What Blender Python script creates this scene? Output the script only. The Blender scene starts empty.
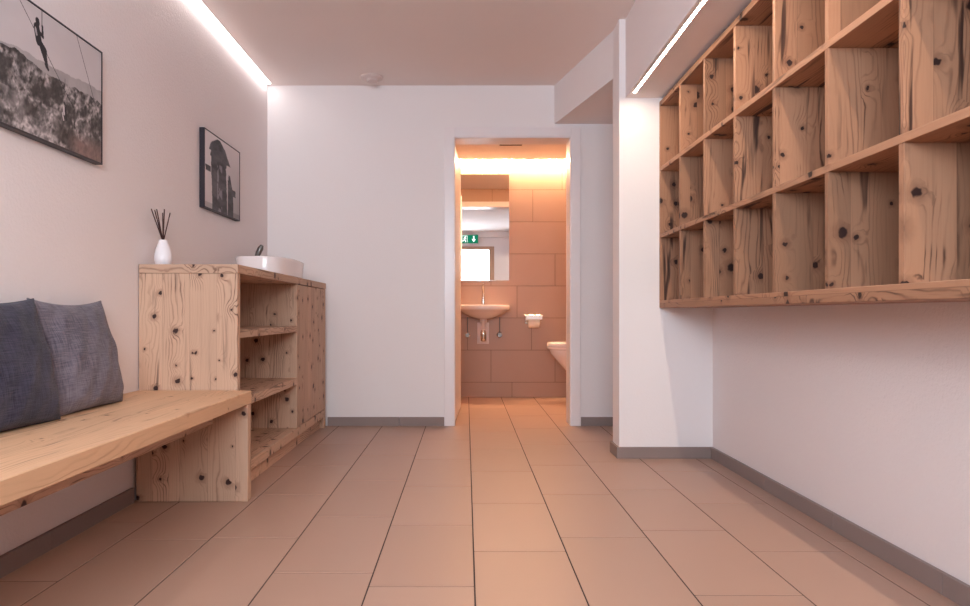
import bpy, bmesh, math, random
from math import sin, cos, pi, exp, sqrt, floor as ffloor
from mathutils import Vector, Matrix

C = bpy.context.scene.collection
random.seed(7)

# ------------------------------------------------------------------ helpers
def lin(r, g, b):
    f = lambda c: (c/255/12.92) if c/255 <= 0.04045 else ((c/255+0.055)/1.055)**2.4
    return (f(r), f(g), f(b), 1.0)

def wloc(o):
    v = Vector((0, 0, 0))
    while o is not None:
        v += o.location
        o = o.parent
    return v

def box(bm, x0, x1, y0, y1, z0, z1, bev=0.0, seg=1):
    m = Matrix.Translation(((x0+x1)/2, (y0+y1)/2, (z0+z1)/2)) @ Matrix.Diagonal((x1-x0, y1-y0, z1-z0, 1))
    r = bmesh.ops.create_cube(bm, size=1.0, matrix=m)
    if bev > 0:
        es = list({e for v in r['verts'] for e in v.link_edges})
        bmesh.ops.bevel(bm, geom=es, offset=bev, segments=seg, affect='EDGES', profile=0.5)

def tube(bm, pts, rad, n=10, caps=True):
    pts = [Vector(p) for p in pts]
    rads = rad if isinstance(rad, (list, tuple)) else [rad]*len(pts)
    rings = []
    up = None
    for i, p in enumerate(pts):
        t = (pts[min(i+1, len(pts)-1)] - pts[max(i-1, 0)]).normalized()
        if up is None:
            up = Vector((0, 0, 1)) if abs(t.z) < 0.9 else Vector((1, 0, 0))
        a = t.cross(up).normalized()
        up = a.cross(t).normalized()
        rings.append([bm.verts.new(p + rads[i]*(cos(2*pi*k/n)*a + sin(2*pi*k/n)*up)) for k in range(n)])
    for i in range(len(rings)-1):
        for k in range(n):
            bm.faces.new((rings[i][k], rings[i][(k+1) % n], rings[i+1][(k+1) % n], rings[i+1][k]))
    if caps:
        bm.faces.new(rings[0][::-1]); bm.faces.new(rings[-1])

def loft(bm, rings, cap0=True, cap1=True):
    vr = [[bm.verts.new(p) for p in r] for r in rings]
    n = len(vr[0])
    for i in range(len(vr)-1):
        for k in range(n):
            bm.faces.new((vr[i][k], vr[i][(k+1) % n], vr[i+1][(k+1) % n], vr[i+1][k]))
    if cap0: bm.faces.new(vr[0][::-1])
    if cap1: bm.faces.new(vr[-1])

def lathe(bm, prof, cx, cy, n=32, cap0=True, cap1=True):
    loft(bm, [[(cx+r*cos(2*pi*k/n), cy+r*sin(2*pi*k/n), z) for k in range(n)] for r, z in prof], cap0, cap1)

def prism_xz(bm, pts, y0, y1):
    a = [bm.verts.new((x, y0, z)) for x, z in pts]
    b = [bm.verts.new((x, y1, z)) for x, z in pts]
    n = len(pts)
    bm.faces.new(a); bm.faces.new(b[::-1])
    for k in range(n):
        bm.faces.new((a[k], b[k], b[(k+1) % n], a[(k+1) % n]))

def prism_z(bm, pts, z0, z1):
    a = [bm.verts.new((x, y, z0)) for x, y in pts]
    b = [bm.verts.new((x, y, z1)) for x, y in pts]
    n = len(pts)
    bm.faces.new(a[::-1]); bm.faces.new(b)
    for k in range(n):
        bm.faces.new((a[k], a[(k+1) % n], b[(k+1) % n], b[k]))

def obj(name, bm, mat, parent=None, origin=None, smooth=None):
    """world-space bmesh -> one linked mesh object (child of parent, or with its own origin)"""
    off = wloc(parent) if parent is not None else Vector(origin or (0, 0, 0))
    bmesh.ops.translate(bm, verts=bm.verts[:], vec=-off)
    bmesh.ops.recalc_face_normals(bm, faces=bm.faces[:])
    me = bpy.data.meshes.new(name)
    bm.to_mesh(me); bm.free()
    o = bpy.data.objects.new(name, me)
    C.objects.link(o)
    if parent is not None:
        o.parent = parent
    else:
        o.location = off
    if mat: me.materials.append(mat)
    if smooth is not None:
        me.shade_smooth()
        if smooth < 180:
            me.set_sharp_from_angle(angle=math.radians(smooth))
    return o

def part(name, mat, parent, *boxes, bev=0.0012):
    bm = bmesh.new()
    for b in boxes: box(bm, *b, bev=bev)
    return obj(name, bm, mat, parent)

def tag(o, label, cat, group=None):
    o['label'] = label; o['category'] = cat
    if group: o['group'] = group
    return o

def thing(name, label, cat, loc, group=None):
    o = bpy.data.objects.new(name, None); C.objects.link(o)
    o.location = loc; o.empty_display_size = 0.1
    return tag(o, label, cat, group)

def struct(name, bm=None, mat=None, parent=None, boxes=(), bev=0.0, smooth=None):
    if bm is None:
        bm = bmesh.new()
        for b in boxes: box(bm, *b, bev=bev)
    o = obj(name, bm, mat, parent, smooth=smooth)
    if parent is None: o['kind'] = 'structure'
    return o

# ------------------------------------------------------------------ materials
class NT:
    def __init__(s, name):
        s.m = bpy.data.materials.new(name); s.m.use_nodes = True
        s.t = s.m.node_tree; s.t.nodes.clear()
        s.out = s.t.nodes.new('ShaderNodeOutputMaterial')
    def n(s, ty, **kw):
        nd = s.t.nodes.new(ty)
        for k, v in kw.items(): setattr(nd, k, v)
        return nd
    def put(s, sock, v):
        if isinstance(v, bpy.types.NodeSocket): s.t.links.new(v, sock)
        elif v is not None: sock.default_value = v
    def math(s, op, a, b=None, c=None, clamp=False):
        nd = s.n('ShaderNodeMath', operation=op); nd.use_clamp = clamp
        s.put(nd.inputs[0], a); s.put(nd.inputs[1], b)
        if c is not None: s.put(nd.inputs[2], c)
        return nd.outputs[0]
    def vec(s, x, y, z=0.0):
        nd = s.n('ShaderNodeCombineXYZ')
        for i, v in enumerate((x, y, z)): s.put(nd.inputs[i], v)
        return nd.outputs[0]
    def noise(s, v, scale=1.0, detail=2.0, rough=0.5, dist=0.0):
        nd = s.n('ShaderNodeTexNoise')
        s.put(nd.inputs['Vector'], v); nd.inputs['Scale'].default_value = scale
        nd.inputs['Detail'].default_value = detail; nd.inputs['Roughness'].default_value = rough
        nd.inputs['Distortion'].default_value = dist
        return nd.outputs['Fac']
    def ramp(s, v, a, b, lo=0.0, hi=1.0, smooth=True):
        nd = s.n('ShaderNodeMapRange')
        if smooth: nd.interpolation_type = 'SMOOTHSTEP'
        s.put(nd.inputs['Value'], v)
        for k, x in zip(('From Min', 'From Max', 'To Min', 'To Max'), (a, b, lo, hi)): s.put(nd.inputs[k], x)
        return nd.outputs['Result']
    def mix(s, f, a, b, mode='MIX'):
        nd = s.n('ShaderNodeMix', data_type='RGBA', blend_type=mode)
        s.put(nd.inputs[0], f); s.put(nd.inputs[6], a); s.put(nd.inputs[7], b)
        return nd.outputs[2]
    def coord(s, kind='Object'):
        return s.n('ShaderNodeTexCoord').outputs[kind]
    def bump(s, h, strength, dist):
        nd = s.n('ShaderNodeBump'); nd.inputs['Strength'].default_value = strength
        nd.inputs['Distance'].default_value = dist; s.put(nd.inputs['Height'], h)
        return nd.outputs[0]
    def bsdf(s, col, rough=0.5, metal=0.0, spec=0.5, normal=None, **kw):
        nd = s.n('ShaderNodeBsdfPrincipled')
        s.put(nd.inputs['Base Color'], col); s.put(nd.inputs['Roughness'], rough)
        s.put(nd.inputs['Metallic'], metal); s.put(nd.inputs['Specular IOR Level'], spec)
        if normal is not None: s.put(nd.inputs['Normal'], normal)
        for k, v in kw.items(): s.put(nd.inputs[k], v)
        s.t.links.new(nd.outputs[0], s.out.inputs[0])
        return s.m

def simple(name, col, rough=0.5, metal=0.0, spec=0.5, var=0.04, nscale=12.0, **kw):
    s = NT(name)
    f = s.noise(s.coord(), nscale, 3)
    dk = tuple(c*(1-var) for c in col[:3])+(1,)
    lt = tuple(min(1, c*(1+var)) for c in col[:3])+(1,)
    return s.bsdf(s.mix(f, dk, lt), rough, metal, spec, **kw)

def plaster(name, col, bump=0.25, scale=120.0):
    s = NT(name); co = s.coord()
    f1 = s.noise(co, scale, 4, 0.6); f2 = s.noise(co, 2.0, 3)
    dk = tuple(c*0.97 for c in col[:3])+(1,)
    return s.bsdf(s.mix(f2, dk, col), 0.85, 0, 0.25, s.bump(f1, bump, 0.004))

def wood(name, axis, light, ring, knot, pw=0.115, tone=0.16, streak=0.6, knots=0.25, freq=75.0, rough=0.6, seed=0.0, flame=0.95, ksize=1.0, sscale=75.0, sth=0.62, vary=0.10):
    """knotty spruce: boards of width pw, growth rings that bend round the knots, dark cracks"""
    s = NT(name)
    sep = s.n('ShaderNodeSeparateXYZ'); s.put(sep.inputs[0], s.coord())
    ax = [sep.outputs[0], sep.outputs[1], sep.outputs[2]]
    al = ax['XYZ'.index(axis)]
    oth = [ax[i] for i in range(3) if 'XYZ'[i] != axis]
    rnd = s.math('ADD', s.n('ShaderNodeObjectInfo').outputs['Random'], seed)
    ac = s.math('ADD', oth[0], s.math('MULTIPLY', oth[1], 0.83))
    ac = s.math('ADD', ac, s.math('MULTIPLY', rnd, 9.7))
    pid = s.math('FLOOR', s.math('DIVIDE', ac, pw))
    wn = s.n('ShaderNodeTexWhiteNoise', noise_dimensions='1D'); s.put(wn.inputs['W'], pid)
    pr = wn.outputs['Value']
    u = s.math('ADD', al, s.math('ADD', s.math('MULTIPLY', pr, 7.0), s.math('MULTIPLY', rnd, 13.0)))
    v = ac
    vo = s.n('ShaderNodeTexVoronoi', voronoi_dimensions='2D', feature='F1')
    wob = s.math('MULTIPLY', s.math('SUBTRACT', s.noise(s.vec(u, v), 60, 1), 0.5), 0.014)
    s.put(vo.inputs['Vector'], s.vec(s.math('ADD', u, wob), s.math('ADD', v, wob)))
    vo.inputs['Scale'].default_value = 9.5
    d = vo.outputs['Distance']
    csep = s.n('ShaderNodeSeparateColor'); s.put(csep.inputs[0], vo.outputs['Color'])
    keep = s.ramp(csep.outputs[0], knots, 1.0, 0.0, 1.0, False)
    has = s.math('GREATER_THAN', csep.outputs[0], knots)
    size = s.math('MULTIPLY_ADD', s.math('POWER', keep, 1.4), 0.125*ksize, 0.045*ksize)
    kmask = s.math('MULTIPLY', has, s.ramp(d, size, s.math('MULTIPLY', size, 0.6), 0, 1))
    halo = s.math('MULTIPLY', has, s.ramp(d, s.math('MULTIPLY', size, 2.6), size, 0, 1))
    bumpf = s.math('MULTIPLY', has, s.math('EXPONENT', s.math('MULTIPLY', s.math('POWER', s.math('DIVIDE', d, 0.26), 2.0), -1.0)))
    w1 = s.noise(s.vec(s.math('MULTIPLY', u, 1.6), s.math('MULTIPLY', v, 9.0), s.math('MULTIPLY', pr, 9.0)), 1.0, 2, 0.45)
    field = s.math('ADD', s.math('MULTIPLY', v, freq), s.math('MULTIPLY', w1, 9.0))
    field = s.math('ADD', field, s.math('MULTIPLY', bumpf, 2.2))
    wig = s.noise(s.vec(s.math('MULTIPLY', u, 16.0), s.math('MULTIPLY', v, 22.0), 5.5), 1.0, 2)
    field = s.math('ADD', field, s.math('MULTIPLY', wig, 0.55))
    sn = s.math('SINE', s.math('MULTIPLY', field, 2*pi))
    rg = s.math('POWER', s.math('MULTIPLY_ADD', sn, 0.5, 0.5), 5.0)
    mod = s.noise(s.vec(s.math('MULTIPLY', u, 0.9), s.math('MULTIPLY', v, 14.0), 3.1), 1.0, 2)
    rg = s.math('MULTIPLY', rg, s.ramp(mod, 0.42, 0.66, 0.10, 1.0))
    m2 = s.noise(s.vec(s.math('MULTIPLY', u, 1.1), s.math('MULTIPLY', v, 11.0), 6.4), 1.0, 2)
    m3 = s.noise(s.vec(s.math('MULTIPLY', u, 9.0), s.math('MULTIPLY', v, 9.0), 2.4), 1.0, 2)
    fl = s.math('MULTIPLY', s.math('POWER', s.math('MULTIPLY_ADD', sn, 0.5, 0.5), 9.0), s.math('MULTIPLY', s.ramp(m2, 0.54, 0.63, 0, 1), s.ramp(m3, 0.42, 0.62, 0.05, 1)))
    fib = s.noise(s.vec(s.math('MULTIPLY', u, 7.0), s.math('MULTIPLY', v, 420.0)), 1.0, 2)
    big = s.noise(s.vec(s.math('MULTIPLY', u, 1.3), s.math('MULTIPLY', v, 5.0), 8.0), 1.0, 3)
    ck = s.noise(s.vec(s.math('MULTIPLY', u, 2.6), s.math('MULTIPLY', s.math('ADD', v, s.math('MULTIPLY', w1, 0.05)), sscale), 1.7), 1.0, 2, 0.5)
    crack = s.math('MULTIPLY', s.ramp(ck, sth, sth+0.09, 0, 1), s.ramp(mod, 0.42, 0.6, 0.1, 1))
    col = s.mix(s.math('MULTIPLY', rg, 0.6), light, ring)
    col = s.mix(s.math('MULTIPLY', fib, 0.22), col, ring)
    br = s.math('ADD', s.math('MULTIPLY', s.math('SUBTRACT', pr, 0.5), tone), s.math('MULTIPLY', s.math('SUBTRACT', big, 0.5), 0.35))
    br = s.math('ADD', br, s.math('MULTIPLY_ADD', rnd, vary*2, 1.0-vary))
    hs = s.n('ShaderNodeHueSaturation'); s.put(hs.inputs['Value'], br); s.put(hs.inputs['Color'], col)
    col = s.mix(s.math('MULTIPLY', halo, 0.4), hs.outputs[0], ring)
    col = s.mix(s.math('MULTIPLY', crack, streak), col, knot)
    col = s.mix(s.math('MULTIPLY', fl, flame), col, tuple(0.6*a+0.4*b for a, b in zip(knot, ring)))
    col = s.mix(kmask, col, knot)
    seam = s.math('LESS_THAN', s.math('FRACT', s.math('DIVIDE', ac, pw)), 0.009)
    col = s.mix(s.math('MULTIPLY', seam, 0.35), col, knot)
    h = s.math('ADD', s.math('MULTIPLY', rg, 0.6), s.math('MULTIPLY', fib, 0.5))
    h = s.math('SUBTRACT', h, s.math('MULTIPLY', crack, 1.2))
    return s.bsdf(col, rough, 0, 0.3, s.bump(h, 0.3, 0.0015))

def tiles_mat(name, a, b, rough, spec=0.4):
    s = NT(name); co = s.coord()
    r = s.n('ShaderNodeNewGeometry').outputs['Random Per Island']
    f = s.noise(co, 3.0, 5, 0.6); g = s.noise(co, 260.0, 2)
    k = s.math('ADD', s.math('MULTIPLY', f, 0.6), s.math('MULTIPLY', r, 0.4))
    col = s.mix(k, a, b)
    col = s.mix(s.math('MULTIPLY', g, 0.12), col, tuple(c*0.7 for c in b[:3])+(1,))
    rr = s.math('MULTIPLY_ADD', f, 0.12, rough-0.06)
    return s.bsdf(col, rr, 0, spec, s.bump(f, 0.04, 0.002))

def fabric(name, a, b):
    s = NT(name)
    uv = s.n('ShaderNodeAttribute', attribute_name='weave').outputs['Vector']
    sep = s.n('ShaderNodeSeparateXYZ'); s.put(sep.inputs[0], uv)
    x, y = sep.outputs[0], sep.outputs[1]
    n1 = s.noise(s.vec(s.math('MULTIPLY', x, 14.0), s.math('MULTIPLY', y, 320.0)), 1.0, 3, 0.65)
    n2 = s.noise(s.vec(s.math('MULTIPLY', x, 320.0), s.math('MULTIPLY', y, 14.0)), 1.0, 3, 0.65)
    n3 = s.noise(s.coord(), 5.0, 3)
    f = s.math('MULTIPLY', s.math('ADD', n1, n2), 0.5)
    f = s.ramp(s.math('ADD', f, s.math('MULTIPLY', s.math('SUBTRACT', n3, 0.5), 0.25)), 0.34, 0.66, 0, 1)
    return s.bsdf(s.mix(f, a, b), 0.92, 0, 0.15, s.bump(f, 0.5, 0.0012), **{'Sheen Weight': 0.12, 'Sheen Roughness': 0.5})

def emit(name, col, strength):
    s = NT(name)
    e = s.n('ShaderNodeEmission'); e.inputs[0].default_value = col; e.inputs[1].default_value = strength
    s.t.links.new(e.outputs[0], s.out.inputs[0]); return s.m

def glass(name):
    s = NT(name)
    t = s.n('ShaderNodeBsdfTransparent'); g = s.n('ShaderNodeBsdfGlossy'); g.inputs['Roughness'].default_value = 0.02
    fr = s.n('ShaderNodeFresnel'); fr.inputs[0].default_value = 1.3
    mx = s.n('ShaderNodeMixShader')
    s.put(mx.inputs[0], fr.outputs[0]); s.put(mx.inputs[1], t.outputs[0]); s.put(mx.inputs[2], g.outputs[0])
    s.t.links.new(mx.outputs[0], s.out.inputs[0]); return s.m

M = {}
M['plaster'] = plaster('plaster_white', lin(238, 234, 235))
M['plaster_rough'] = plaster('plaster_textured', lin(236, 229, 229), 0.6, 85.0)
M['ceiling'] = plaster('ceiling_paint', lin(236, 226, 222), 0.1)
M['soffit'] = plaster('soffit_paint', lin(236, 229, 229), 0.1)
M['door_white'] = simple('door_lacquer', lin(236, 230, 232), 0.3, 0, 0.5, 0.01)
M['floor_tile'] = tiles_mat('floor_tile', lin(170, 138, 121), lin(184, 151, 134), 0.42, 0.45)
M['grout'] = simple('grout', lin(66, 50, 47), 0.9)
M['wall_tile'] = tiles_mat('restroom_tile', lin(172, 142, 126), lin(184, 153, 137), 0.38, 0.4)
M['grout_wall'] = simple('grout_wall', lin(104, 76, 66), 0.9)
M['skirting'] = tiles_mat('skirting_tile', lin(138, 122, 118), lin(150, 134, 130), 0.5, 0.3)
WL, WR, WK = lin(206, 172, 147), lin(132, 94, 76), lin(58, 36, 34)
for a in 'XYZ':
    M['wood'+a] = wood('spruce_'+a, a, WL, WR, WK)
BL, BR_, BK = lin(220, 180, 144), lin(164, 118, 88), lin(92, 56, 42)
M['benchY'] = wood('bench_spruce_Y', 'Y', BL, BR_, BK, 0.13, 0.10, 0.75, 0.75, 60.0, 0.5, 0.31, 0.6, 0.75, 66.0, 0.60, 0.0)
SL, SR, SK = lin(172, 128, 100), lin(104, 68, 52), lin(50, 30, 26)
for a in 'YZ':
    M['shelf'+a] = wood('shelf_spruce_'+a, a, SL, SR, SK, 0.15, 0.34, 0.9, 0.42, 62.0, 0.6, 0.0, 0.95, 1.25, 34.0, 0.575, 0.14)
M['chrome'] = simple('chrome', (0.75, 0.74, 0.73, 1), 0.12, 1.0, 0.5, 0.02)
M['steel'] = simple('dull_steel', (0.20, 0.19, 0.18, 1), 0.4, 1.0, 0.5, 0.05)
M['ceramic'] = simple('ceramic', lin(236, 228, 228), 0.12, 0, 0.5, 0.01)
M['paper'] = simple('paper', lin(236, 222, 208), 0.9, 0, 0.2, 0.03)
M['vase'] = simple('vase_glaze', lin(238, 234, 238), 0.35, 0, 0.5, 0.01)
M['reed'] = simple('reed', lin(74, 50, 48), 0.8, 0, 0.3, 0.2, 80)
M['black'] = simple('black_frame', lin(40, 34, 44), 0.45, 0, 0.4, 0.1)
M['plastic'] = simple('white_plastic', lin(214, 198, 194), 0.4, 0, 0.5, 0.01)
M['dark'] = simple('dark_slot', lin(40, 26, 20), 0.8)
M['alu'] = simple('alu_profile', (0.7, 0.66, 0.63, 1), 0.4, 0.9, 0.5, 0.03)
M['fabricA'] = fabric('denim_grey', lin(78, 72, 84), lin(132, 124, 134))
M['fabricB'] = fabric('denim_navy', lin(34, 32, 46), lin(74, 70, 88))
M['entry_wood'] = simple('entry_wood', lin(190, 158, 136), 0.5, 0, 0.4, 0.1, 30)
M['glass'] = glass('pane_glass')
M['green'] = emit('sign_green', lin(18, 100, 74), 0.9)
M['sign_white'] = emit('sign_white', (0.9, 1.0, 0.95, 1), 1.2)
s = NT('mirror_silver'); s.bsdf((0.9, 0.9, 0.9, 1), 0.0, 1.0, 0.5); M['mirror'] = s.m
s = NT('photo_print')
s.bsdf(s.n('ShaderNodeAttribute', attribute_name='tone').outputs['Color'], 0.55, 0, 0.25); M['print'] = s.m
M['led_ceiling'] = emit('led_ceiling', (1.0, 0.93, 0.90, 1), 6.5)
M['led_shelf'] = emit('led_shelf', (1.0, 0.80, 0.62, 1), 56.0)
M['led_restroom'] = emit('led_restroom', (1.0, 0.62, 0.34, 1), 160.0)

# ------------------------------------------------------------------ dimensions (metres, camera at x=0 y=0)
XL, XR, YB, YR, H = -1.385, 1.334, 5.058, -0.60, 2.374
PY0, PY1, PX = 3.92, 4.09, 0.828            # pillar
DX0, DX1, DH, DY1 = -0.077, 0.7255, 2.008, 5.238   # restroom door opening
RX0, RX1, RY1, RC = -0.42, 1.25, 6.79, 2.215  # restroom

# ------------------------------------------------------------------ floor
TW, TL, G = 0.304, 0.603, 0.0021
joint = {-5: 2.30, -4: 2.116, -3: 2.504, -2: 2.527, -1: 2.185, 0: 2.076, 1: 2.383, 2: 2.532, 3: 2.011, 4: 2.383, 5: 2.489, 6: 2.2, 7: 2.4, 8: 2.1, 9: 2.3}
bm = bmesh.new()
for k in range(-5, 10):
    x0 = 0.0248 + TW*(k-1)
    x1 = x0 + TW
    if x1 < XL or x0 > 2.6: continue
    j = joint[k]
    n0 = math.floor((YR-0.3-j)/TL)
    y = j + n0*TL
    while y < RY1:
        a, b, c, d = max(x0, XL-0.02)+G, min(x1, 2.6)-G, max(y, YR-0.05)+G, min(y+TL, RY1+0.02)-G
        y += TL
        if b-a < 0.01 or d-c < 0.01: continue
        if a > XR+0.05 and not (d > PY1-0.6 and c < YB+0.02): continue
        if c > YB+0.2 and (a > RX1+0.02 or b < RX0-0.02): continue
        box(bm, a, b, c, d, -0.012, 0.0, 0.0009)
flo = struct('floor', bm, M['floor_tile'])
part('grout_bed', M['grout'], flo, (XL-0.1, 2.6, YR-0.1, RY1+0.1, -0.06, -0.0012), bev=0)

# ------------------------------------------------------------------ walls, ceiling
struct('wall_left', mat=M['plaster_rough'], boxes=[(XL-0.15, XL, YR-0.15, YB+0.1, -0.05, H+0.1)])
struct('wall_right', mat=M['plaster_rough'], boxes=[(XR, XR+0.15, YR-0.15, PY0+0.02, -0.05, H+0.1)])
struct('wall_back', mat=M['plaster'], boxes=[
    (XL-0.02, DX0-0.02, YB, DY1, -0.05, H+0.1), (DX1+0.02, 2.6, YB, DY1, -0.05, H+0.1),
    (DX0-0.02, DX1+0.02, YB, DY1, DH+0.02, H+0.1)])
struct('wall_pillar', mat=M['plaster'], boxes=[(PX, 2.6, PY0, PY1, -0.05, H+0.05)], bev=0.003)
struct('wall_corridor', mat=M['plaster'], boxes=[(2.45, 2.6, PY1-0.02, YB+0.02, -0.05, H)])
struct('ceiling', mat=M['ceiling'], boxes=[(XL-0.1, 2.6, YR-0.1, YB+0.1, H, H+0.12)])
# slanted dropped beam from the pillar to the back wall, lowered corridor ceiling behind it
bm = bmesh.new()
prism_z(bm, [(PX+0.004, PY1-0.03), (0.614, YB+0.01), (2.5, YB+0.01), (2.5, PY1-0.03)], 2.105, H+0.02)
struct('wall_beam', bm, M['plaster'])
struct('wall_soffit', mat=M['soffit'], boxes=[(0.862, XR+0.02, YR-0.02, PY0+0.01, 1.948, H+0.02)], bev=0.002)

# rear wall with the entry door (behind the camera, partly seen in the mirror)
EX0, EX1, EZ = -1.15, 0.55, 2.10  # unseen left part widened to let more daylight onto the back wall
struct('wall_rear', mat=M['plaster'], boxes=[
    (XL-0.1, EX0, YR-0.16, YR, -0.05, H+0.1), (EX1, XR+0.1, YR-0.16, YR, -0.05, H+0.1), (EX0, EX1, YR-0.16, YR, EZ, H+0.1)])
d2 = bpy.data.objects.new('door_2', None); C.objects.link(d2); d2.location = (0, YR, 0); d2['kind'] = 'structure'
F = 0.10
part('frame', M['entry_wood'], d2, (EX0, EX0+F, YR-0.12, YR+0.01, 0, EZ), (EX1-F, EX1, YR-0.12, YR+0.01, 0, EZ),
     (EX0+F, EX1-F, YR-0.12, YR+0.01, EZ-0.06, EZ), (EX0+F, EX1-F, YR-0.1, YR-0.02, 0, 1.08), bev=0.003)  # last box: unseen solid lower panel, added to keep daylight high
part('pane', M['glass'], d2, (EX0+F, EX1-F, YR-0.07, YR-0.062, 1.08, EZ-0.06), bev=0)
bm = bmesh.new(); tube(bm, [(EX1-0.05, YR+0.005, 1.0), (EX1-0.05, YR+0.06, 1.0), (EX1-0.17, YR+0.06, 1.0)], 0.009)
obj('door_handle', bm, M['chrome'], d2, smooth=40)
struct('trim_1', mat=M['plaster'], boxes=[(XL, 0.862, YR, YR+0.10, 2.27, H)])

# baseboards (tile skirting, 6 cm)
def skirt(name, runs):
    bm = bmesh.new()
    for ax, fixed, a, b, th, off in runs:
        p = a
        first = off
        while p < b-1e-4:
            q = min(b, p + (first if first else 0.60)); first = None
            if ax == 'y': box(bm, min(fixed, fixed+th), max(fixed, fixed+th), p+0.0008, q-0.0008, 0, 0.062, 0.0012)
            else: box(bm, p+0.0008, q-0.0008, min(fixed, fixed+th), max(fixed, fixed+th), 0, 0.062, 0.0012)
            p = q
    return struct(name, bm, M['skirting'])
T = 0.014
skirt('baseboard_left', [('y', XL, YR, 3.0, T, None)])
skirt('baseboard_right', [('y', XR, YR, PY0-T, -T, 0.21)])
skirt('baseboard_back', [('x', YB, XL+0.42, DX0-0.074, -T, 0.50), ('x', YB, DX1+0.074, 2.45, -T, None)])
skirt('baseboard_pillar', [('x', PY0, PX-T, XR, -T, 0.60), ('y', PX, PY0, PY1+T, -T, None), ('x', PY1, PX-T, 2.45, T, None)])

# ------------------------------------------------------------------ restroom shell
def tiled(name, plane, fixed, a0, a1, zs, offs, face, hole=None, depth=0.03):
    """tile courses on a wall; plane 'x' = wall runs along x at y=fixed, 'y' = along y at x=fixed; face=+1/-1 side shown"""
    bm = bmesh.new(); g = 0.0018
    for i in range(len(zs)-1):
        z0, z1 = zs[i], zs[i+1]
        o = offs[i % len(offs)]
        p = o + math.floor((a0-o)/0.6)*0.6
        while p < a1:
            segs = [(max(p, a0), min(p+0.6, a1))]
            p += 0.6
            if hole and z0 < hole[2]:
                s2 = []
                for s0, s1 in segs:
                    if s1 <= hole[0] or s0 >= hole[1]: s2.append((s0, s1, z0))
                    else:
                        if s0 < hole[0]: s2.append((s0, hole[0], z0))
                        if s1 > hole[1]: s2.append((hole[1], s1, z0))
                        if z1 > hole[2]: s2.append((max(s0, hole[0]), min(s1, hole[1]), hole[2]))
                segs = s2
            else: segs = [(a, b, z0) for a, b in segs]
            for s0, s1, zz in segs:
                if s1-s0 < 0.006 or z1-zz < 0.006: continue
                lo, hi = (fixed-0.008, fixed) if face > 0 else (fixed, fixed+0.008)
                if plane == 'x': box(bm, s0+g, s1-g, lo, hi, zz+g, z1-g, 0.0007)
                else: box(bm, lo, hi, s0+g, s1-g, zz+g, z1-g, 0.0007)
    return struct(name, bm, M['wall_tile'])
ZS = [0, 0.141, 0.442, 0.743, 1.043, 1.343, 1.643, 1.943, 2.214]
OF = [0.431, 0.234, 0.614, 0.478, 0.234, 0.40, 0.625, 0.30]
def bed(o, b): part('grout_bed', M['grout_wall'], o, b, bev=0)
o = tiled('wall_restroom_back', 'x', RY1, RX0, RX1, ZS, OF, -1); bed(o, (RX0-0.1, RX1+0.1, RY1+0.0012, RY1+0.12, -0.05, 2.5))
o = tiled('wall_restroom_left', 'y', RX0, DY1, RY1, ZS, OF, +1); bed(o, (RX0-0.12, RX0-0.0012, DY1, RY1+0.1, -0.05, 2.5))
o = tiled('wall_restroom_right', 'y', RX1, DY1, RY1, ZS, OF, -1); bed(o, (RX1+0.0012, RX1+0.12, DY1, RY1+0.1, -0.05, 2.5))
o = tiled('wall_restroom_front', 'x', DY1+0.010, RX0, RX1, ZS, OF, +1, (DX0-0.06, DX1+0.06, DH+0.06))
bed(o, (RX0, DX0-0.06, DY1-0.002, DY1+0.0085, 0, 2.4)); bed(o, (DX1+0.06, RX1, DY1-0.002, DY1+0.0085, 0, 2.4)); bed(o, (DX0-0.06, DX1+0.06, DY1-0.002, DY1+0.0085, DH+0.06, 2.4))
struct('ceiling_restroom', mat=M['ceiling'], boxes=[(RX0-0.1, RX1+0.1, DY1, RY1+0.1, RC, RC+0.2)])

# door_1: frame, open leaf
d1 = bpy.data.objects.new('door_1', None); C.objects.link(d1); d1.location = ((DX0+DX1)/2, YB, 0); d1['kind'] = 'structure'
cw = 0.074
part('door_frame', M['door_white'], d1,
     (DX0-0.02, DX0, YB-0.004, DY1+0.016, 0, DH+0.02), (DX1, DX1+0.02, YB-0.004, DY1+0.016, 0, DH+0.02), (DX0, DX1, YB-0.004, DY1+0.016, DH, DH+0.02),
     bev=0.002)
part('casing', M['door_white'], d1,
     (DX0-cw, DX0-0.006, YB-0.012, YB, 0, DH+cw), (DX1+0.006, DX1+cw, YB-0.012, YB, 0, DH+cw), (DX0-0.006, DX1+0.006, YB-0.012, YB, DH+0.006, DH+cw), bev=0.002)
part('casing', M['door_white'], d1,
     (DX0-0.06, DX0-0.006, DY1+0.004, DY1+0.022, 0, DH+0.06), (DX1+0.006, DX1+0.06, DY1+0.004, DY1+0.022, 0, DH+0.06), (DX0-0.006, DX1+0.006, DY1+0.004, DY1+0.022, DH+0.006, DH+0.06), bev=0.002)
bm = bmesh.new()
prism_z(bm, [(DX0+0.000, DY1+0.025), (DX0-0.040, DY1+0.025), (-0.083, 6.06), (-0.043, 6.06)], 0.006, DH-0.004)
leaf = obj('door_leaf', bm, M['door_white'], d1)
bm = bmesh.new(); tube(bm, [(-0.09, 5.98, 1.02), (-0.14, 5.98, 1.02), (-0.14, 5.86, 1.02)], 0.009)
obj('door_handle', bm, M['chrome'], leaf, smooth=40)

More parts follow.
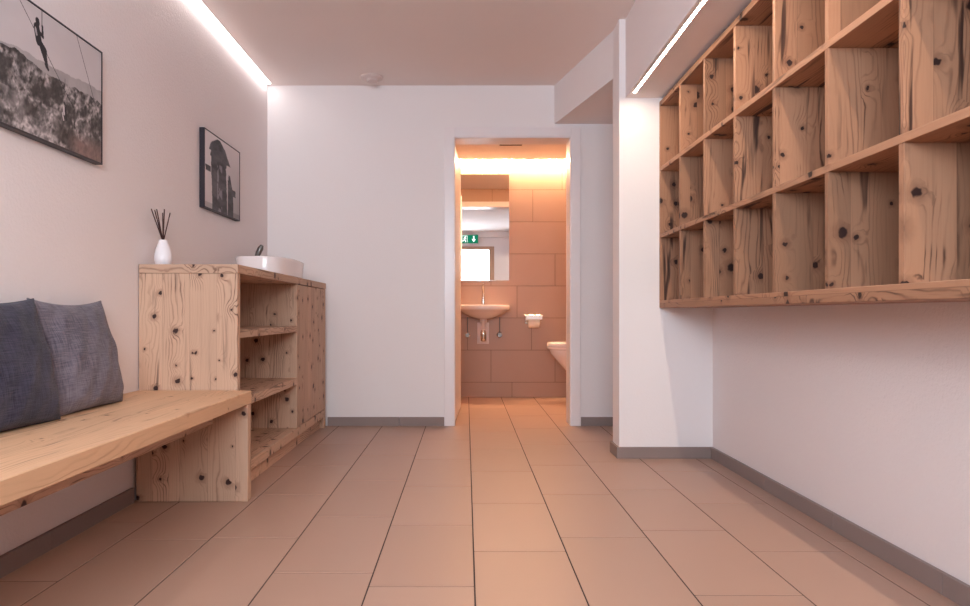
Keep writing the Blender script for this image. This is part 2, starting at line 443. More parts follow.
# ------------------------------------------------------------------ light strips
def strip(name, label, x0, x1, y0, y1, z, mat, drop):
    t = thing(name, label, 'light strip', ((x0+x1)/2, (y0+y1)/2, z))
    part('profile', M['alu'], t, (x0-0.003, x0, y0, y1, z-0.003, z), (x1, x1+0.003, y0, y1, z-0.003, z), (x0, x1, y0, y1, z-0.0008, z), bev=0)
    part('diffuser', mat, t, (x0, x1, y0, y1, z-drop, z), bev=0.0008)
    return t
strip('light_strip', 'long white glowing light strip in the ceiling along the wall with the pictures', XL+0.004, XL+0.038, YR+0.12, YB-0.05, H, M['led_ceiling'], 0.004)
strip('light_strip', 'slim glowing light strip in the soffit above the wooden cubby shelf', 0.8805, 0.8935, YR+0.12, PY0-0.10, 1.948, M['led_shelf'], 0.003)
strip('light_strip', 'warm glowing light strip in the restroom ceiling above the mirror', RX0+0.03, RX1-0.03, 6.744, 6.778, RC, M['led_restroom'], 0.005)

# ceiling detector
t = thing('ceiling_detector', 'small round white detector on the ceiling near the back wall', 'detector', (-0.632, 4.87, H))
bm = bmesh.new(); lathe(bm, [(0.075, H), (0.075, H-0.010), (0.068, H-0.016), (0.03, H-0.018)], -0.632, 4.87, 40); obj('base', bm, M['plastic'], t, smooth=40)
bm = bmesh.new(); lathe(bm, [(0.040, H-0.016), (0.040, H-0.030), (0.034, H-0.036), (0.01, H-0.037)], -0.632, 4.87, 40); obj('sensor_cap', bm, M['plastic'], t, smooth=40)

# ------------------------------------------------------------------ bench
BX, BZ0, BZ1, BY0, BY1 = -0.904, 0.404, 0.458, 0.75, 3.058
t = thing('bench', 'long wooden bench against the wall under the pictures', 'bench', ((XL+BX)/2, 1.9, 0))
part('bench_top', M['benchY'], t, (XL+0.002, BX, BY0, BY1-0.002, BZ0, BZ1), bev=0.003)
part('side_panel', M['woodZ'], t, (XL+0.016, BX-0.001, 3.008, BY1-0.003, 0.001, BZ0), bev=0.002)
part('side_panel', M['woodZ'], t, (XL+0.016, BX-0.001, BY0, BY0+0.05, 0.001, BZ0), bev=0.002)
part('apron', M['woodY'], t, (-1.075, -1.05, BY0+0.05, 3.008, 0.323, BZ0), bev=0.002)

# ------------------------------------------------------------------ cushions
def cushion_mesh(W, Hh, T):
    """front, back and rim of a plump square cushion; local s along y, h along z, thickness along x"""
    N = 40
    bm = bmesh.new(); lay = bm.verts.layers.float_vector.new('weave')
    rnd = random.Random(3)
    ph = [rnd.uniform(0, 6.28) for _ in range(8)]
    def P(u, v, sg):
        s = W/2*u*(1-0.075*(1-v*v)*(abs(u)**3))
        h = Hh/2*v*(1-(0.11 if v > 0 else 0.03)*(1-u*u)*(abs(v)**3))
        e = max(0.0, (1-u*u)*(1-v*v))
        t = T*(e**0.42)*(1-0.22*v)
        wr = 0.004*sin(7*u+3*v+ph[0])*sin(5*v-2*u+ph[1]) + 0.0025*sin(15*u-9*v+ph[2])
        for cu, cv in ((1, 1), (-1, 1), (1, -1), (-1, -1)):   # folds running in from the corners
            dx, dy = u-cu, v-cv
            r = sqrt(dx*dx+dy*dy); an = math.atan2(dy*cv, dx*cu)
            wr += 0.004*exp(-(r-0.35)**2/0.06)*sin(6*an+ph[3])
        return (sg*(t+wr*min(1, e*4)), s, h)
    gr = {}
    for sg in (1, -1):
        for i in range(N+1):
            for j in range(N+1):
                if sg == -1 and (i in (0, N) or j in (0, N)):
                    gr[sg, i, j] = gr[1, i, j]; continue
                u = sin((i/N-0.5)*pi); v = sin((j/N-0.5)*pi)
                w = bm.verts.new(P(u, v, sg)); w[lay] = (u*W/2, v*Hh/2, 0)
                gr[sg, i, j] = w
        for i in range(N):
            for j in range(N):
                q = [gr[sg, i, j], gr[sg, i+1, j], gr[sg, i+1, j+1], gr[sg, i, j+1]]
                bm.faces.new(q if sg > 0 else q[::-1])
    rim = [P(sin((i/N-0.5)*pi), -1, 1) for i in range(N)] + [P(1, sin((j/N-0.5)*pi), 1) for j in range(N)] + \
          [P(-sin((i/N-0.5)*pi), 1, 1) for i in range(N)] + [P(-1, -sin((j/N-0.5)*pi), 1) for j in range(N)]
    return bm, rim
def make_cushion(loc, rz, tilt, mat, label, W=0.45, Hh=0.380, T=0.066):
    t = thing('cushion', label, 'cushion', loc, 'cushions on the bench')
    rot = Matrix.Rotation(rz, 4, 'Z') @ Matrix.Rotation(-tilt, 4, 'Y') @ Matrix.Translation((0, 0, Hh/2*0.97))
    bm, rim = cushion_mesh(W, Hh, T)
    M4 = Matrix.Translation(loc) @ rot
    bmesh.ops.transform(bm, matrix=M4, verts=bm.verts[:])
    obj('cover', bm, mat, t, smooth=180)
    bm = bmesh.new()
    pts = [M4 @ Vector(p) for p in rim]; pts.append(pts[0])
    tube(bm, pts, 0.0022, 6, False)
    obj('seam', bm, mat, t, smooth=180)
    return t
make_cushion((-1.276, 2.462, BZ1+0.004), 0.0, math.radians(12), M['fabricA'], 'grey woven cushion on the bench, nearer the wooden vanity cabinet')
make_cushion((-1.258, 2.000, BZ1+0.004), math.radians(-3), math.radians(13), M['fabricB'], 'dark navy cushion on the bench cut by the left edge of the photo')

# ------------------------------------------------------------------ vanity cabinet
CX0, CX1, CY0, CY1, CZ = XL+0.004, -0.965, 3.060, 4.975, 0.990
t = thing('vanity_cabinet', 'knotty wooden vanity cabinet with open shelves carrying the vessel sink', 'cabinet', ((CX0+CX1)/2, (CY0+CY1)/2, 0))
part('top_board', M['woodY'], t, (CX0, CX1+0.003, CY0+0.022, CY1+0.004, CZ-0.038, CZ), bev=0.0015)
part('edge_strip', M['woodX'], t, (CX0, CX1+0.003, CY0-0.003, CY0+0.0215, CZ-0.038, CZ), bev=0.0015)
part('side_panel', M['woodZ'], t, (CX0, CX1, CY0, CY0+0.038, 0.001, CZ-0.0385))
part('side_panel', M['woodZ'], t, (CX0, CX1, CY1-0.038, CY1, 0.001, CZ-0.0385))
part('divider', M['woodZ'], t, (CX0, CX1-0.001, 4.145, 4.180, 0.127, CZ-0.0385))
part('back_panel', M['woodZ'], t, (CX0, CX0+0.012, CY0+0.038, CY1-0.038, 0.127, CZ-0.0385))
part('bottom_board', M['woodY'], t, (CX0+0.012, CX1, CY0+0.0385, CY1-0.0385, 0.078, 0.1265))
part('shelf', M['woodY'], t, (CX0+0.0125, CX1-0.002, CY0+0.0385, 4.1445, 0.677, 0.713))
part('shelf', M['woodY'], t, (CX0+0.0125, CX1-0.002, CY0+0.0385, 4.1445, 0.376, 0.415))
part('door', M['woodZ'], t, (CX1-0.022, CX1-0.001, 4.183, CY1-0.041, 0.131, CZ-0.042))
part('plinth', M['woodY'], t, (-1.03, -0.998, CY0+0.0385, CY1-0.0385, 0.001, 0.0775))

# vessel sink
def se_ring(cx, cy, ax, ay, z, e=3.2, n=64):
    r = []
    for k in range(n):
        a = 2*pi*k/n; c, sn = cos(a), sin(a)
        r.append((cx+ax*math.copysign(abs(c)**(2/e), c), cy+ay*math.copysign(abs(sn)**(2/e), sn), z))
    return r
sx, sy = -1.128, 4.205
t = thing('vessel_sink', 'white countertop sink bowl on top of the wooden vanity cabinet', 'sink', (sx, sy, CZ))
bm = bmesh.new()
prof = [(0.138, 0.268, CZ+0.0005), (0.146, 0.277, CZ+0.006), (0.153, 0.284, CZ+0.092), (0.1515, 0.2825, CZ+0.099), (0.148, 0.279, CZ+0.101), (0.144, 0.275, CZ+0.099), (0.138, 0.268, CZ+0.075), (0.12, 0.245, CZ+0.03), (0.06, 0.12, CZ+0.018), (0.02, 0.02, CZ+0.016)]
loft(bm, [se_ring(sx, sy, a, b*1.17, z) for a, b, z in prof])
obj('bowl', bm, M['ceramic'], t, smooth=50)
bm = bmesh.new(); lathe(bm, [(0.026, CZ+0.0165), (0.026, CZ+0.021), (0.02, CZ+0.023)], sx, sy, 24); obj('drain', bm, M['chrome'], t, smooth=40)
fx, fy = -1.322, 4.58
t = thing('faucet', 'dark metal lever faucet behind the white countertop sink', 'faucet', (fx, fy, CZ))
bm = bmesh.new(); lathe(bm, [(0.026, CZ+0.0005), (0.026, CZ+0.006), (0.021, CZ+0.01), (0.020, CZ+0.145), (0.017, CZ+0.155)], fx, fy, 24); obj('body', bm, M['steel'], t, smooth=40)
bm = bmesh.new(); tube(bm, [(fx+0.01, fy-0.01, CZ+0.10), (fx+0.05, fy-0.06, CZ+0.125), (fx+0.085, fy-0.105, CZ+0.128), (fx+0.095, fy-0.118, CZ+0.108)], [0.015, 0.014, 0.012, 0.011], 12); obj('spout', bm, M['steel'], t, smooth=50)
bm = bmesh.new(); tube(bm, [(fx, fy, CZ+0.15), (fx+0.01, fy, CZ+0.175), (fx+0.024, fy, CZ+0.205), (fx+0.034, fy, CZ+0.225)], [0.014, 0.018, 0.019, 0.010], 12); obj('lever', bm, M['steel'], t, smooth=50)

# reed diffuser
rx, ry = -1.318, 3.155
t = thing('reed_diffuser', 'white reed diffuser vase with dark sticks on the wooden vanity cabinet', 'diffuser', (rx, ry, CZ))
bm = bmesh.new()
lathe(bm, [(0.026, CZ+0.0005), (0.031, CZ+0.004), (0.0365, CZ+0.024), (0.037, CZ+0.036), (0.035, CZ+0.052), (0.030, CZ+0.072), (0.0235, CZ+0.090), (0.0185, CZ+0.102), (0.017, CZ+0.112), (0.011, CZ+0.112), (0.011, CZ+0.09), (0.004, CZ+0.085)], rx, ry, 40)
obj('vase', bm, M['vase'], t, smooth=60)
for ex, ey, ez in ((-0.047, -0.010, 0.246), (-0.034, 0.014, 0.248), (-0.030, -0.016, 0.240), (-0.007, 0.012, 0.232), (0.008, -0.006, 0.246), (0.029, 0.004, 0.231)):
    bm = bmesh.new(); tube(bm, [(rx-ex*0.10, ry-ey*0.1, CZ+0.088), (rx+ex, ry+ey, CZ+ez)], 0.0025, 6); obj('reed', bm, M['reed'], t, smooth=180)

# ------------------------------------------------------------------ framed photographs
def hsh(i, j, k=0):
    n = (i*374761393 + j*668265263 + k*2147483647) & 0xffffffff
    n = ((n ^ (n >> 13))*1274126177) & 0xffffffff
    return ((n ^ (n >> 16)) & 0xffff)/65535
def vn(x, y, k=0):
    i, j = ffloor(x), ffloor(y); a, b = x-i, y-j
    a = a*a*(3-2*a); b = b*b*(3-2*b)
    return (hsh(i, j, k)*(1-a)+hsh(i+1, j, k)*a)*(1-b) + (hsh(i, j+1, k)*(1-a)+hsh(i+1, j+1, k)*a)*b
def fbm(x, y, o=4, k=0):
    s, a, t = 0, 0.5, 0
    for q in range(o):
        s += a*vn(x, y, k+q); t += a; a *= 0.55; x *= 2.03; y *= 2.03
    return s/t
def seg(px, py, ax, ay, bx, by):
    dx, dy = bx-ax, by-ay
    t = max(0, min(1, ((px-ax)*dx+(py-ay)*dy)/(dx*dx+dy*dy)))
    return sqrt((px-ax-t*dx)**2+(py-ay-t*dy)**2)
def caps(x, y, lst):
    return any(seg(x, y, a, b, c, d) < r for a, b, c, d, r in lst)
def alpine(u, v):
    x, y = u*1.5, v                       # v from top
    g = 0.58 + 0.10*fbm(x*2, y*3, 3, 9) - 0.06*abs(u-0.55)
    col = (g*1.0, g*0.94, g*0.97)
    ridge = 0.47 + 0.16*(fbm(x*3.2, 0.3, 4, 2)-0.5) - 0.05*max(0, 0.25-u)*4
    far = 0.42 + 0.12*(fbm(x*4.0+5, 1.3, 3, 4)-0.5) - 0.06*u
    if y > far: g = 0.40 + 0.16*(fbm(x*9, y*9, 4, 5)-0.5); col = (g, g*0.94, g*0.97)
    if y > ridge:
        wx = x + 0.10*(fbm(x*6, y*6, 3, 21)-0.5)
        n = 1-abs(2*fbm(wx*4.0+1.6*y, y*5.5-1.2*x, 5, 3)-1); f = fbm(x*34+y*18, y*26-x*9, 3, 6)
        g = 0.035 + 0.50*max(0, min(1, (n-0.62)*2.6))**1.5 * max(0.0, min(1.0, (f-0.25)*2.2)) + 0.10*f*f
        if y > 0.72: g += 0.20*max(0, min(1, (fbm(x*4, y*5, 4, 8)-0.45)*5))*(1.1-u)
        col = (g, g*0.93, g*0.95)
        if y > 0.80 and u > 0.62:
            k = min(1, (y-0.80)*9)*min(1, (u-0.62)*8); g = 0.10+0.12*f
            col = tuple(c*(1-k)+k*q for c, q in zip(col, (g*1.35, g*0.95, g*0.9)))
    dk = (0.03, 0.028, 0.035)
    lines = [(0.18, -0.05, 1.02, 0.62, 0.0035), (1.05, -0.05, 1.55, 0.75, 0.0035), (0.57, 0.0, 0.57, 0.2, 0.003), (0.90, 0.43, 0.90, 0.64, 0.003)]
    if caps(x, y, lines): col = dk
    man = [(0.51, 0.10, 0.515, 0.115, 0.026), (0.50, 0.16, 0.53, 0.25, 0.040), (0.53, 0.25, 0.61, 0.30, 0.028), (0.61, 0.30, 0.635, 0.41, 0.020), (0.55, 0.27, 0.62, 0.37, 0.022), (0.52, 0.17, 0.585, 0.20, 0.014), (0.585, 0.20, 0.575, 0.12, 0.012), (0.62, 0.40, 0.655, 0.43, 0.014)]
    if caps(x, y, man): col = dk
    if caps(x, y, [(0.485, 0.17, 0.50, 0.21, 0.012)]): col = (0.45, 0.42, 0.44)
    if caps(x, y, [(0.895, 0.635, 0.90, 0.64, 0.013), (0.90, 0.67, 0.91, 0.71, 0.016), (0.915, 0.72, 0.92, 0.76, 0.012)]): col = dk
    if caps(x, y, [(0.88, 0.665, 0.885, 0.72, 0.012), (0.86, 0.72, 0.88, 0.77, 0.008)]): col = (0.6, 0.56, 0.58)
    return col
def pinnacle(u, v):
    g = 0.78 - 0.36*v*(0.4+0.6*u) + 0.05*fbm(u*3, v*3, 3, 1) - 0.10*u
    col = (g, g*0.93, g*0.95)
    if v > 0.93: col = (g*0.7, g*0.65, g*0.66)
    e = 0.035*(fbm(u*9, v*14, 3, 2)-0.5)
    lo = 0.14; hi = 0.62
    if v < 0.02: inside = False
    elif v < 0.10: k = (v-0.02)/0.08; inside = 0.34-0.16*k < u+e < 0.40+0.13*k
    elif v < 0.30: k = (v-0.10)/0.20; inside = 0.18-0.12*k*(1 if k < 0.6 else 0.3) < u+e < 0.54+0.17*k
    elif v < 0.36: inside = 0.17 < u+e < 0.60
    else: k = (v-0.36)/0.64; inside = 0.17+0.03*k < u+e < 0.58+0.04*k
    thin = (v > 0.42 and 0.655-0.02*(v > 0.5) < u+e*0.5 < 0.70+0.10*min(1, (v-0.42)*4)) or (0.60 < v < 0.70 and 0.70 < u+e < 0.87)
    arm = 0.44 < v < 0.52 and 0.02 < u+e < 0.16
    if inside or thin or arm:
        n = fbm(u*7, v*14, 4, 5)
        g = 0.05 + 0.16*max(0, n-0.3)
        if inside and v > 0.36 and abs(u-0.40) < 0.07 and fbm(u*12, v*8, 3, 7) > 0.55: g += 0.16
        col = (g, g*0.95, g*1.05)
    return col
def picture(name, label, y0, y1, z0, z1, fn, nx, nz):
    xf = -1.356
    t = thing(name, label, 'picture', (XL, (y0+y1)/2, z0), 'framed photographs on the left wall')
    b = 0.006
    part('frame', M['black'], t, (XL+0.001, xf, y0, y0+b, z0, z1), (XL+0.001, xf, y1-b, y1, z0, z1), (XL+0.001, xf, y0+b, y1-b, z0, z0+b), (XL+0.001, xf, y0+b, y1-b, z1-b, z1), bev=0.0008)
    bm = bmesh.new(); lay = bm.verts.layers.float_color.new('tone')
    xa = xf-0.0025; xb = XL+0.004
    g = []
    for i in range(nx+1):
        row = []
        for j in range(nz+1):
            u, v = i/nx, j/nz
            w = bm.verts.new((xa, y0+b+(y1-y0-2*b)*u, z1-b-(z1-z0-2*b)*v))
            c = fn(u, v); w[lay] = (c[0], c[1], c[2], 1)
            row.append(w)
        g.append(row)
    for i in range(nx):
        for j in range(nz):
            bm.faces.new((g[i][j], g[i+1][j], g[i+1][j+1], g[i][j+1]))
    box(bm, xb, xa-0.001, y0+b, y1-b, z0+b, z1-b)
    obj('print', bm, M['print'], t)
    return t
picture('framed_picture', 'framed black and white photograph of a person hanging on a cable above mountains', 2.085, 2.706, 1.336, 1.757, alpine, 330, 220)
picture('framed_picture', 'framed black and white photograph of a dark rock tower above the vanity cabinet', 3.762, 4.352, 1.336, 1.750, pinnacle, 150, 105)

# ------------------------------------------------------------------ cubby shelf on the right wall
SX0, SX1, SZ0, SZ1, PITCH, NB = 1.045, XR-0.001, 0.813, 1.926, 0.361, 9
SY1 = PY0-0.001; SY0 = SY1-NB*PITCH-0.022
t = thing('cubby_shelf', 'large wooden wall shelf of open square cubbies below the glowing soffit strip', 'shelf', (1.19, (SY0+SY1)/2, SZ0))
part('bottom_board', M['shelfY'], t, (SX0, SX1, SY0, SY1, SZ0, SZ0+0.040), bev=0.0015)
part('top_board', M['shelfY'], t, (SX0, SX1, SY0, SY1, SZ1-0.026, SZ1), bev=0.0015)
for z in (1.190, 1.548):
    part('shelf_board', M['shelfY'], t, (SX0, SX1-0.012, SY0+0.0225, SY1-0.0225, z, z+0.022), bev=0.001)
part('back_panel', M['shelfZ'], t, (SX1-0.0115, SX1, SY0+0.0225, SY1-0.0225, SZ0+0.0405, SZ1-0.0265), bev=0)
zs = [SZ0+0.0402, 1.190, 1.212, 1.548, 1.570, SZ1-0.0262]
for k in range(NB+1):
    y1 = SY1-k*PITCH
    if k in (0, NB):
        part('end_panel', M['shelfZ'], t, (SX0, SX1, y1-0.022, y1, SZ0+0.0402, SZ1-0.0262), bev=0.001)
    else:
        for i in (0, 2, 4):
            part('divider', M['shelfZ'], t, (SX0+0.001, SX1-0.012, y1-0.022, y1, zs[i]+0.0002, zs[i+1]-0.0002), bev=0.001)

# ------------------------------------------------------------------ restroom things
t = thing('mirror', 'tall frameless mirror above the small restroom basin', 'mirror', (0.158, RY1, 1.096))
part('glass_edge', M['chrome'], t, (-0.090, 0.404, RY1-0.006, RY1-0.001, 1.094, 2.088), bev=0.0006)
part('mirror_face', M['mirror'], t, (-0.089, 0.403, RY1-0.0075, RY1-0.0062, 1.095, 2.087), bev=0)

def dring_y(cx, hw, yb, yf, z, n=40, e=2.4):
    """D outline: flat back at y=yb, rounded front reaching y=yf (yf<yb)"""
    r = [(cx+hw, yb, z), (cx-hw, yb, z)]
    for k in range(n+1):
        a = pi + pi*k/n; c, sn = cos(a), sin(a)
        r.append((cx+hw*math.copysign(abs(c)**(2/e), c), yb-0.03-(yb-0.03-yf)*abs(sn)**(2/e), z))
    return r
bx = 0.160
t = thing('wash_basin', 'small white wall-hung basin below the restroom mirror', 'sink', (bx, RY1, 0.74))
bm = bmesh.new()
R = RY1-0.001
rings = [dring_y(bx, 0.060, R, 6.60, 0.735), dring_y(bx, 0.12, R, 6.54, 0.752), dring_y(bx, 0.185, R, 6.47, 0.785), dring_y(bx, 0.222, R, 6.425, 0.812),
         dring_y(bx, 0.245, R, 6.402, 0.820), dring_y(bx, 0.249, R, 6.398, 0.828), dring_y(bx, 0.249, R, 6.398, 0.856), dring_y(bx, 0.243, R, 6.404, 0.862),
         dring_y(bx, 0.215, R-0.10, 6.43, 0.862), dring_y(bx, 0.205, R-0.11, 6.44, 0.855), dring_y(bx, 0.15, R-0.13, 6.50, 0.79), dring_y(bx, 0.05, R-0.17, 6.56, 0.775)]
loft(bm, rings); obj('bowl', bm, M['ceramic'], t, smooth=50)
t = thing('basin_faucet', 'slim chrome faucet on the white restroom basin below the mirror', 'faucet', (bx, 6.735, 0.862))
bm = bmesh.new(); lathe(bm, [(0.020, 0.8625), (0.020, 0.868), (0.0135, 0.872), (0.0135, 1.03), (0.011, 1.036)], bx, 6.735, 20); obj('body', bm, M['chrome'], t, smooth=40)
bm = bmesh.new(); tube(bm, [(bx, 6.73, 0.985), (bx, 6.66, 0.99), (bx, 6.605, 0.985), (bx, 6.60, 0.968)], 0.009, 12); obj('spout', bm, M['chrome'], t, smooth=50)
bm = bmesh.new(); tube(bm, [(bx, 6.735, 1.036), (bx, 6.70, 1.052), (bx, 6.66, 1.062)], [0.010, 0.007, 0.005], 10); obj('lever', bm, M['chrome'], t, smooth=50)
# trap
t = thing('drain_trap', 'chrome drain trap with a white wall plate under the restroom basin', 'pipe', (bx, RY1, 0.50))
part('wall_plate', M['plastic'], t, (bx-0.056, bx+0.056, RY1-0.022, RY1-0.001, 0.50, 0.70), bev=0.004)
bm = bmesh.new(); lathe(bm, [(0.032, 0.70), (0.032, 0.7345), (0.026, 0.7345)], bx, 6.68, 24); lathe(bm, [(0.016, 0.63), (0.016, 0.70)], bx, 6.68, 20); obj('tailpipe', bm, M['plastic'], t, smooth=40)
bm = bmesh.new(); lathe(bm, [(0.022, 0.53), (0.026, 0.535), (0.026, 0.612), (0.020, 0.63)], bx, 6.68, 24); obj('trap_cup', bm, M['chrome'], t, smooth=40)
bm = bmesh.new(); tube(bm, [(bx, 6.70, 0.60), (bx, RY1-0.022, 0.60)], 0.014, 14); obj('outlet_pipe', bm, M['chrome'], t, smooth=40)
# angle valves
def valve(x, label):
    t = thing('angle_valve', label, 'valve', (x, RY1, 0.58), 'angle valves under the restroom basin')
    z = 0.585
    bm = bmesh.new(); lathe(bm, [(0.001, 0), (0.026, 0), (0.026, 0.004), (0.02, 0.008), (0.001, 0.008)], 0, 0, 24)
    bmesh.ops.transform(bm, matrix=Matrix.Translation((x, RY1-0.001, z)) @ Matrix.Rotation(pi/2, 4, 'X'), verts=bm.verts[:]); obj('rosette', bm, M['chrome'], t, smooth=40)
    bm = bmesh.new(); tube(bm, [(x, RY1-0.008, z), (x, RY1-0.075, z)], 0.011, 14); obj('body', bm, M['chrome'], t, smooth=40)
    bm = bmesh.new(); tube(bm, [(x, RY1-0.07, z), (x, RY1-0.10, z)], 0.021, 10); obj('knob', bm, M['steel'], t, smooth=30)
    bm = bmesh.new(); tube(bm, [(x, RY1-0.045, z), (x, RY1-0.045, z+0.10), (x, RY1-0.05, 0.752)], 0.0055, 10); obj('hose', bm, M['steel'], t, smooth=50)
valve(0.014, 'angle valve under the restroom basin, beside the open door leaf')
valve(0.313, 'angle valve under the restroom basin, on the paper holder side')
# paper holder and roll
hx, hz = 0.628, 0.71
t = thing('paper_holder', 'chrome toilet paper holder on the tiled restroom wall', 'holder', (hx, RY1, hz))
part('cover', M['alu'], t, (hx-0.074, hx+0.074, RY1-0.118, RY1-0.004, hz+0.056, hz+0.060), (hx-0.074, hx+0.074, RY1-0.122, RY1-0.118, hz+0.02, hz+0.060), bev=0.001)
part('back_plate', M['chrome'], t, (hx-0.074, hx+0.074, RY1-0.004, RY1-0.0005, hz-0.02, hz+0.062), bev=0.001)
bm = bmesh.new(); tube(bm, [(hx-0.070, RY1-0.004, hz), (hx-0.070, RY1-0.06, hz), (hx+0.062, RY1-0.06, hz)], 0.005, 10); obj('bar', bm, M['chrome'], t, smooth=50)
bm = bmesh.new()
rr = lambda r, x: [(x, RY1-0.062+r*cos(2*pi*k/32), hz-0.008+r*sin(2*pi*k/32)) for k in range(32)]
loft(bm, [rr(0.019, hx-0.05), rr(0.050, hx-0.05), rr(0.050, hx+0.05), rr(0.019, hx+0.05), rr(0.019, hx-0.05)], False, False)
tag(obj('toilet_roll', bm, M['paper'], None, (hx, RY1-0.062, hz-0.008), smooth=40), 'white toilet paper roll in the chrome holder', 'toilet paper')
# wall-hung toilet, seen from the side
def dring_x(cy, hw, xb, xf, z, n=40, e=2.3):
    r = [(xb, cy-hw, z), (xb, cy+hw, z)]
    mid = xf + hw*1.15
    for k in range(n+1):
        a = pi/2 + pi*k/n
        c, sn = cos(a), sin(a)
        r.append((mid-(mid-xf)*abs(c)**(2/e), cy+hw*math.copysign(abs(sn)**(2/e), sn), z))
    return r
wy = 6.40; WB = RX1-0.0005
t = thing('toilet', 'white wall-hung toilet with closed lid, half hidden by the door frame', 'toilet', (1.0, wy, 0.2))
bm = bmesh.new()
loft(bm, [dring_x(wy, 0.095, WB, 1.02, 0.17), dring_x(wy, 0.11, WB, 0.955, 0.20), dring_x(wy, 0.13, WB, 0.885, 0.275), dring_x(wy, 0.155, WB, 0.81, 0.36), dring_x(wy, 0.172, WB, 0.75, 0.43), dring_x(wy, 0.178, WB, 0.735, 0.468)])
obj('bowl', bm, M['ceramic'], t, smooth=60)
bm = bmesh.new(); loft(bm, [dring_x(wy, 0.18, 1.20, 0.722, 0.471), dring_x(wy, 0.183, 1.20, 0.717, 0.477), dring_x(wy, 0.183, 1.20, 0.717, 0.494)]); obj('seat', bm, M['ceramic'], t, smooth=60)
bm = bmesh.new(); loft(bm, [dring_x(wy, 0.183, 1.20, 0.717, 0.497), dring_x(wy, 0.183, 1.20, 0.717, 0.520), dring_x(wy, 0.176, 1.20, 0.728, 0.531), dring_x(wy, 0.12, 1.19, 0.80, 0.535)]); obj('lid', bm, M['ceramic'], t, smooth=60)
for q in (-0.085, 0.085):
    part('hinge', M['chrome'], t, (1.20, 1.235, wy+q-0.015, wy+q+0.015, 0.469, 0.51), bev=0.003)
# ceiling vent
t = thing('ceiling_vent', 'narrow dark slot vent in the restroom ceiling', 'vent', (0.38, 6.16, RC))
part('frame', M['ceiling'], t, (0.275, 0.485, 6.07, 6.125, RC-0.004, RC), (0.275, 0.485, 6.175, 6.22, RC-0.004, RC), (0.265, 0.285, 6.07, 6.22, RC-0.004, RC), (0.475, 0.495, 6.07, 6.22, RC-0.004, RC))
part('slot', M['dark'], t, (0.285, 0.475, 6.123, 6.177, RC-0.001, RC), bev=0)

# emergency exit sign over the entry door (seen reflected in the restroom mirror)
gx0, gx1, gz0, gz1 = -0.115, 0.235, 2.148, 2.312
gy = YR+0.101
t = thing('exit_sign', 'green emergency exit sign reflected in the restroom mirror', 'sign', ((gx0+gx1)/2, YR, gz0))
part('housing', M['plastic'], t, (gx0-0.008, gx1+0.008, YR+0.1005, gy+0.03, gz0-0.008, gz1+0.008), bev=0.002)
part('sign_face', M['green'], t, (gx0, gx1, gy+0.0295, gy+0.0315, gz0, gz1), bev=0)
bm = bmesh.new(); y0, y1 = gy+0.0312, gy+0.0328
ax, az = 0.150, 2.230
prism_xz(bm, [(ax-0.010, az+0.06), (ax+0.010, az+0.06), (ax+0.010, az-0.005), (ax-0.010, az-0.005)], y0, y1)
prism_xz(bm, [(ax-0.038, az-0.002), (ax+0.038, az-0.002), (ax, az-0.058)], y0, y1)
obj('arrow', bm, M['sign_white'], t)
bm = bmesh.new(); px = -0.025
box(bm, px-0.055, px-0.049, y0, y1, 2.165, 2.295); box(bm, px+0.045, px+0.051, y0, y1, 2.165, 2.295); box(bm, px-0.055, px+0.051, y0, y1, 2.290, 2.296)
prism_xz(bm, [(px+0.012+0.011*cos(k*pi/8), 2.276+0.011*sin(k*pi/8)) for k in range(16)], y0, y1)
def limb(a, b, w):
    a, b = Vector((a[0], a[1])), Vector((b[0], b[1])); d = (b-a).normalized(); nrm = Vector((-d.y, d.x))*w
    prism_xz(bm, [tuple(a+nrm), tuple(b+nrm), tuple(b-nrm), tuple(a-nrm)], y0, y1)
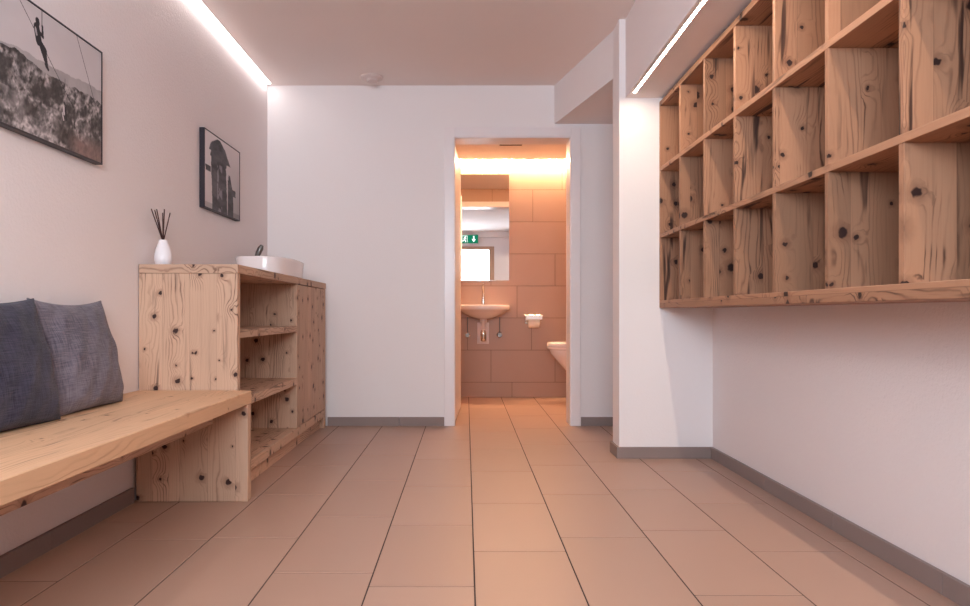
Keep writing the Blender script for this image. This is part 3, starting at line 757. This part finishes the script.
for a, b, w in (((px+0.008, 2.262), (px-0.006, 2.222), 0.010), ((px-0.006, 2.225), (px+0.018, 2.200), 0.006), ((px+0.018, 2.200), (px+0.012, 2.170), 0.006),
                ((px-0.006, 2.225), (px-0.022, 2.196), 0.006), ((px-0.022, 2.196), (px-0.042, 2.190), 0.006), ((px+0.006, 2.258), (px+0.028, 2.238), 0.005), ((px+0.004, 2.258), (px-0.022, 2.246), 0.005)):
    limb(a, b, w)
obj('running_figure', bm, M['sign_white'], t)

# ------------------------------------------------------------------ daylight, world, camera
def area(name, loc, sx_, sy_, power, col):
    l = bpy.data.lights.new(name, 'AREA'); l.shape = 'RECTANGLE'; l.size = sx_; l.size_y = sy_; l.energy = power; l.color = col
    o = bpy.data.objects.new(name, l); C.objects.link(o); o.location = loc; o.rotation_euler = (pi/2, 0, 0)   # emits towards -z local -> +y
    o.rotation_euler = (-pi/2+pi, 0, 0)
    return o
DAY = (0.76, 0.885, 1.0)
area('daylight_door', ((EX0+EX1)/2, YR-0.25, 1.6), EX1-EX0, 1.0, 51, DAY)

w = bpy.data.worlds.new('World'); bpy.context.scene.world = w; w.use_nodes = True
bg = w.node_tree.nodes['Background']; bg.inputs[0].default_value = (0.95, 0.95, 1.0, 1); bg.inputs[1].default_value = 1.0

cam = bpy.data.cameras.new('camera'); co = bpy.data.objects.new('camera', cam); C.objects.link(co)
co.location = (0, 0, 0.78); co.rotation_euler = (pi/2, 0, 0)
cam.sensor_width = 36; cam.sensor_fit = 'HORIZONTAL'; cam.lens = 725/970*36
cam.shift_x = 19/970; cam.shift_y = 11/970; cam.clip_start = 0.02
sc = bpy.context.scene; sc.camera = co
sc.view_settings.view_transform = 'Standard'; sc.view_settings.look = 'None'
sc.view_settings.gamma = 1.0; sc.view_settings.use_curve_mapping = False
sc.view_settings.exposure = 1.1
sc.cycles.use_denoising = True
sc.cycles.max_bounces = 12; sc.cycles.diffuse_bounces = 8; sc.cycles.glossy_bounces = 6
sc.cycles.sample_clamp_indirect = 6.0
